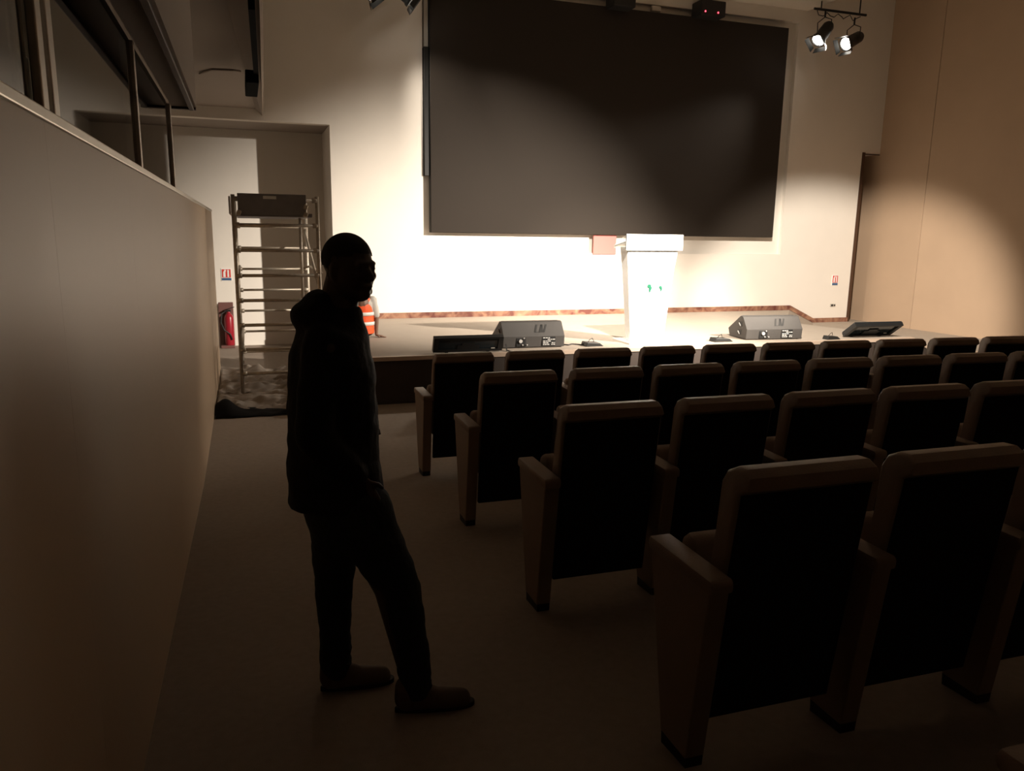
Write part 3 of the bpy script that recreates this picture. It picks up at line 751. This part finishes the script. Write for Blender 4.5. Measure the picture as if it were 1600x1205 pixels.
# shoes
def shoe(hx, hy, tx, ty, z0):
    h = Vector((hx, hy, z0)); tt = Vector((tx, ty, z0)); d = (tt-h).normalized(); L = (tt-h).length; s = Vector((-d.y, d.x, 0))
    def Q(u, v, z): return h + d*u*L + s*v + Vector((0, 0, z))
    b = NB()
    capsule(b, Q(.12, 0, .055), .042, Q(.14, 0, .10), .045); capsule(b, Q(.14, 0, .045), .042, Q(.45, 0, .045), .042)
    capsule(b, Q(.14, 0, .09), .042, Q(.45, 0, .06), .036); capsule(b, Q(.45, 0, .044), .044, Q(.84, 0, .036), .036, sq=(1, 1, 1))
    for v in (-.014, .014): capsule(b, Q(.6, v, .04), .034, Q(.86, v*.8, .032), .030)
    for v in b.verts:
        if v.co.z < z0+.018: v.co.z = z0+.018
    root = fuse('shoe', b, 'shoe', P1, .006, 2)
    b = NB(); n = 28; lo = []; hi = []
    for k in range(n):
        a = 2*math.pi*k/n; u = .5+.52*math.cos(a); wd = (.036+.012*math.cos(a-.3))*1.08
        p = Q(u, math.sin(a)*wd, 0); lo.append((p.x, p.y))
    prism(b, lo, z0-.002, z0+.022, 'z', .003); so = link('sole', b, 'sole', root, False, True)
    b = NB()
    for u in (.36, .44, .52): tube(b, [Q(u, -.028, .083-(u-.36)*.13), Q(u, 0, .103-(u-.36)*.16), Q(u, .028, .083-(u-.36)*.13)], .0035, 6)
    link('laces', b, 'inner', root, True, True)
shoe(.455, 2.600, .745, 2.560, fz(2.59)-.002)
shoe(.205, 2.850, .485, 2.832, fz(2.84)-.002)

# --- worker sitting on the stage in an orange vest
P2 = thing('person', 'person in an orange hi-vis vest and grey t-shirt sitting on the stage, one hand planted', 'person', (1.52, 10.8, ZS))
W0 = Vector((1.50, 10.80, ZS))
b = NB()
capsule(b, W0+Vector((0, 0, .12)), .12, W0+Vector((0, 0, .48)), .13); capsule(b, W0+Vector((0, 0, .50)), .06, W0+Vector((0, 0, .62)), .05)
ell(b, W0+Vector((0, .02, .70)), (.073, .09, .095)); ell(b, W0+Vector((0, .05, .67)), (.055, .065, .08)); ell(b, W0+Vector((0, .115, .69)), (.012, .02, .02))
for s in (-1, 1):
    ell(b, W0+Vector((s*.075, .01, .69)), (.01, .017, .028))
    capsule(b, W0+Vector((0, 0, .50)), .07, W0+Vector((s*.15, 0, .52)), .05)
    capsule(b, W0+Vector((s*.165, 0, .52)), .048, W0+Vector((s*.20, -.01, .28)), .036)
    capsule(b, W0+Vector((s*.20, -.01, .28)), .036, W0+Vector((s*.195, -.03, .055)), .024)
    capsule(b, W0+Vector((s*.08, .05, .10)), .08, W0+Vector((s*.12, .42, .28)), .055); capsule(b, W0+Vector((s*.12, .42, .28)), .052, W0+Vector((s*.10, .62, .06)), .038)
hand(b, W0+Vector((.190, -.03, .034)), (1, -.25, -.22), (0, 0, -1), side=1, curl=.10, size=.17)
hand(b, W0+Vector((-.190, -.03, .034)), (-1, -.25, -.22), (0, 0, -1), side=-1, curl=.10, size=.17)
fuse('body', b, 'skin2', P2, .006, 2)
b = NB()
loft(b, [(1.50, 10.80, ZS+.10, .155, .115), (1.50, 10.80, ZS+.30, .15, .115), (1.50, 10.80, ZS+.48, .165, .115), (1.50, 10.80, ZS+.565, .11, .08), (1.50, 10.80, ZS+.60, .06, .06)])
for s in (-1, 1): capsule(b, W0+Vector((s*.15, 0, .515)), .062, W0+Vector((s*.195, -.005, .315)), .056)
fuse('tshirt', b, 'shirt', P2, .009, 2, crease=.003)
b = NB()
loft(b, [(1.50, 10.80, ZS+.055, .170, .135), (1.50, 10.80, ZS+.30, .166, .13), (1.50, 10.80, ZS+.44, .150, .13), (1.50, 10.80, ZS+.54, .125, .105), (1.50, 10.80, ZS+.585, .08, .08)])
vest = fuse('safety_vest', b, 'orange', P2, .009, 2, crease=.003)
for z in (.20, .335):
    b = NB(); n = 40
    ring = []
    for zz in (z-.024, z+.024):
        for ex in (.006, .001): ring.append([b.verts.new((1.50+(.170+ex)*math.cos(2*math.pi*k/n), 10.80+(.1345+ex)*math.sin(2*math.pi*k/n), ZS+zz)) for k in range(n)])
    o_lo, i_lo, o_hi, i_hi = ring
    for k in range(n):
        j = (k+1) % n
        b.faces.new((o_lo[k], o_lo[j], o_hi[j], o_hi[k])); b.faces.new((i_lo[k], i_hi[k], i_hi[j], i_lo[j]))
        b.faces.new((o_lo[k], i_lo[k], i_lo[j], o_lo[j])); b.faces.new((o_hi[k], o_hi[j], i_hi[j], i_hi[k]))
    link('reflective_band', b, 'reflect', vest, True, True)
b = NB()
for s in (-1, 1):
    capsule(b, W0+Vector((s*.08, .03, .11)), .098, W0+Vector((s*.12, .42, .28)), .07); capsule(b, W0+Vector((s*.12, .42, .28)), .068, W0+Vector((s*.10, .60, .09)), .055)
fuse('work_trousers', b, 'darktr', P2, .010, 2, crease=.004)
for s in (-1, 1):
    b = NB(); q = W0+Vector((s*.10, .62, 0)); capsule(b, q+Vector((0, -.02, .05)), .046, q+Vector((0, .14, .042)), .038); capsule(b, q+Vector((0, -.01, .09)), .045, q+Vector((0, .0, .05)), .046)
    fuse('boot', b, 'black', P2, .008, 2)
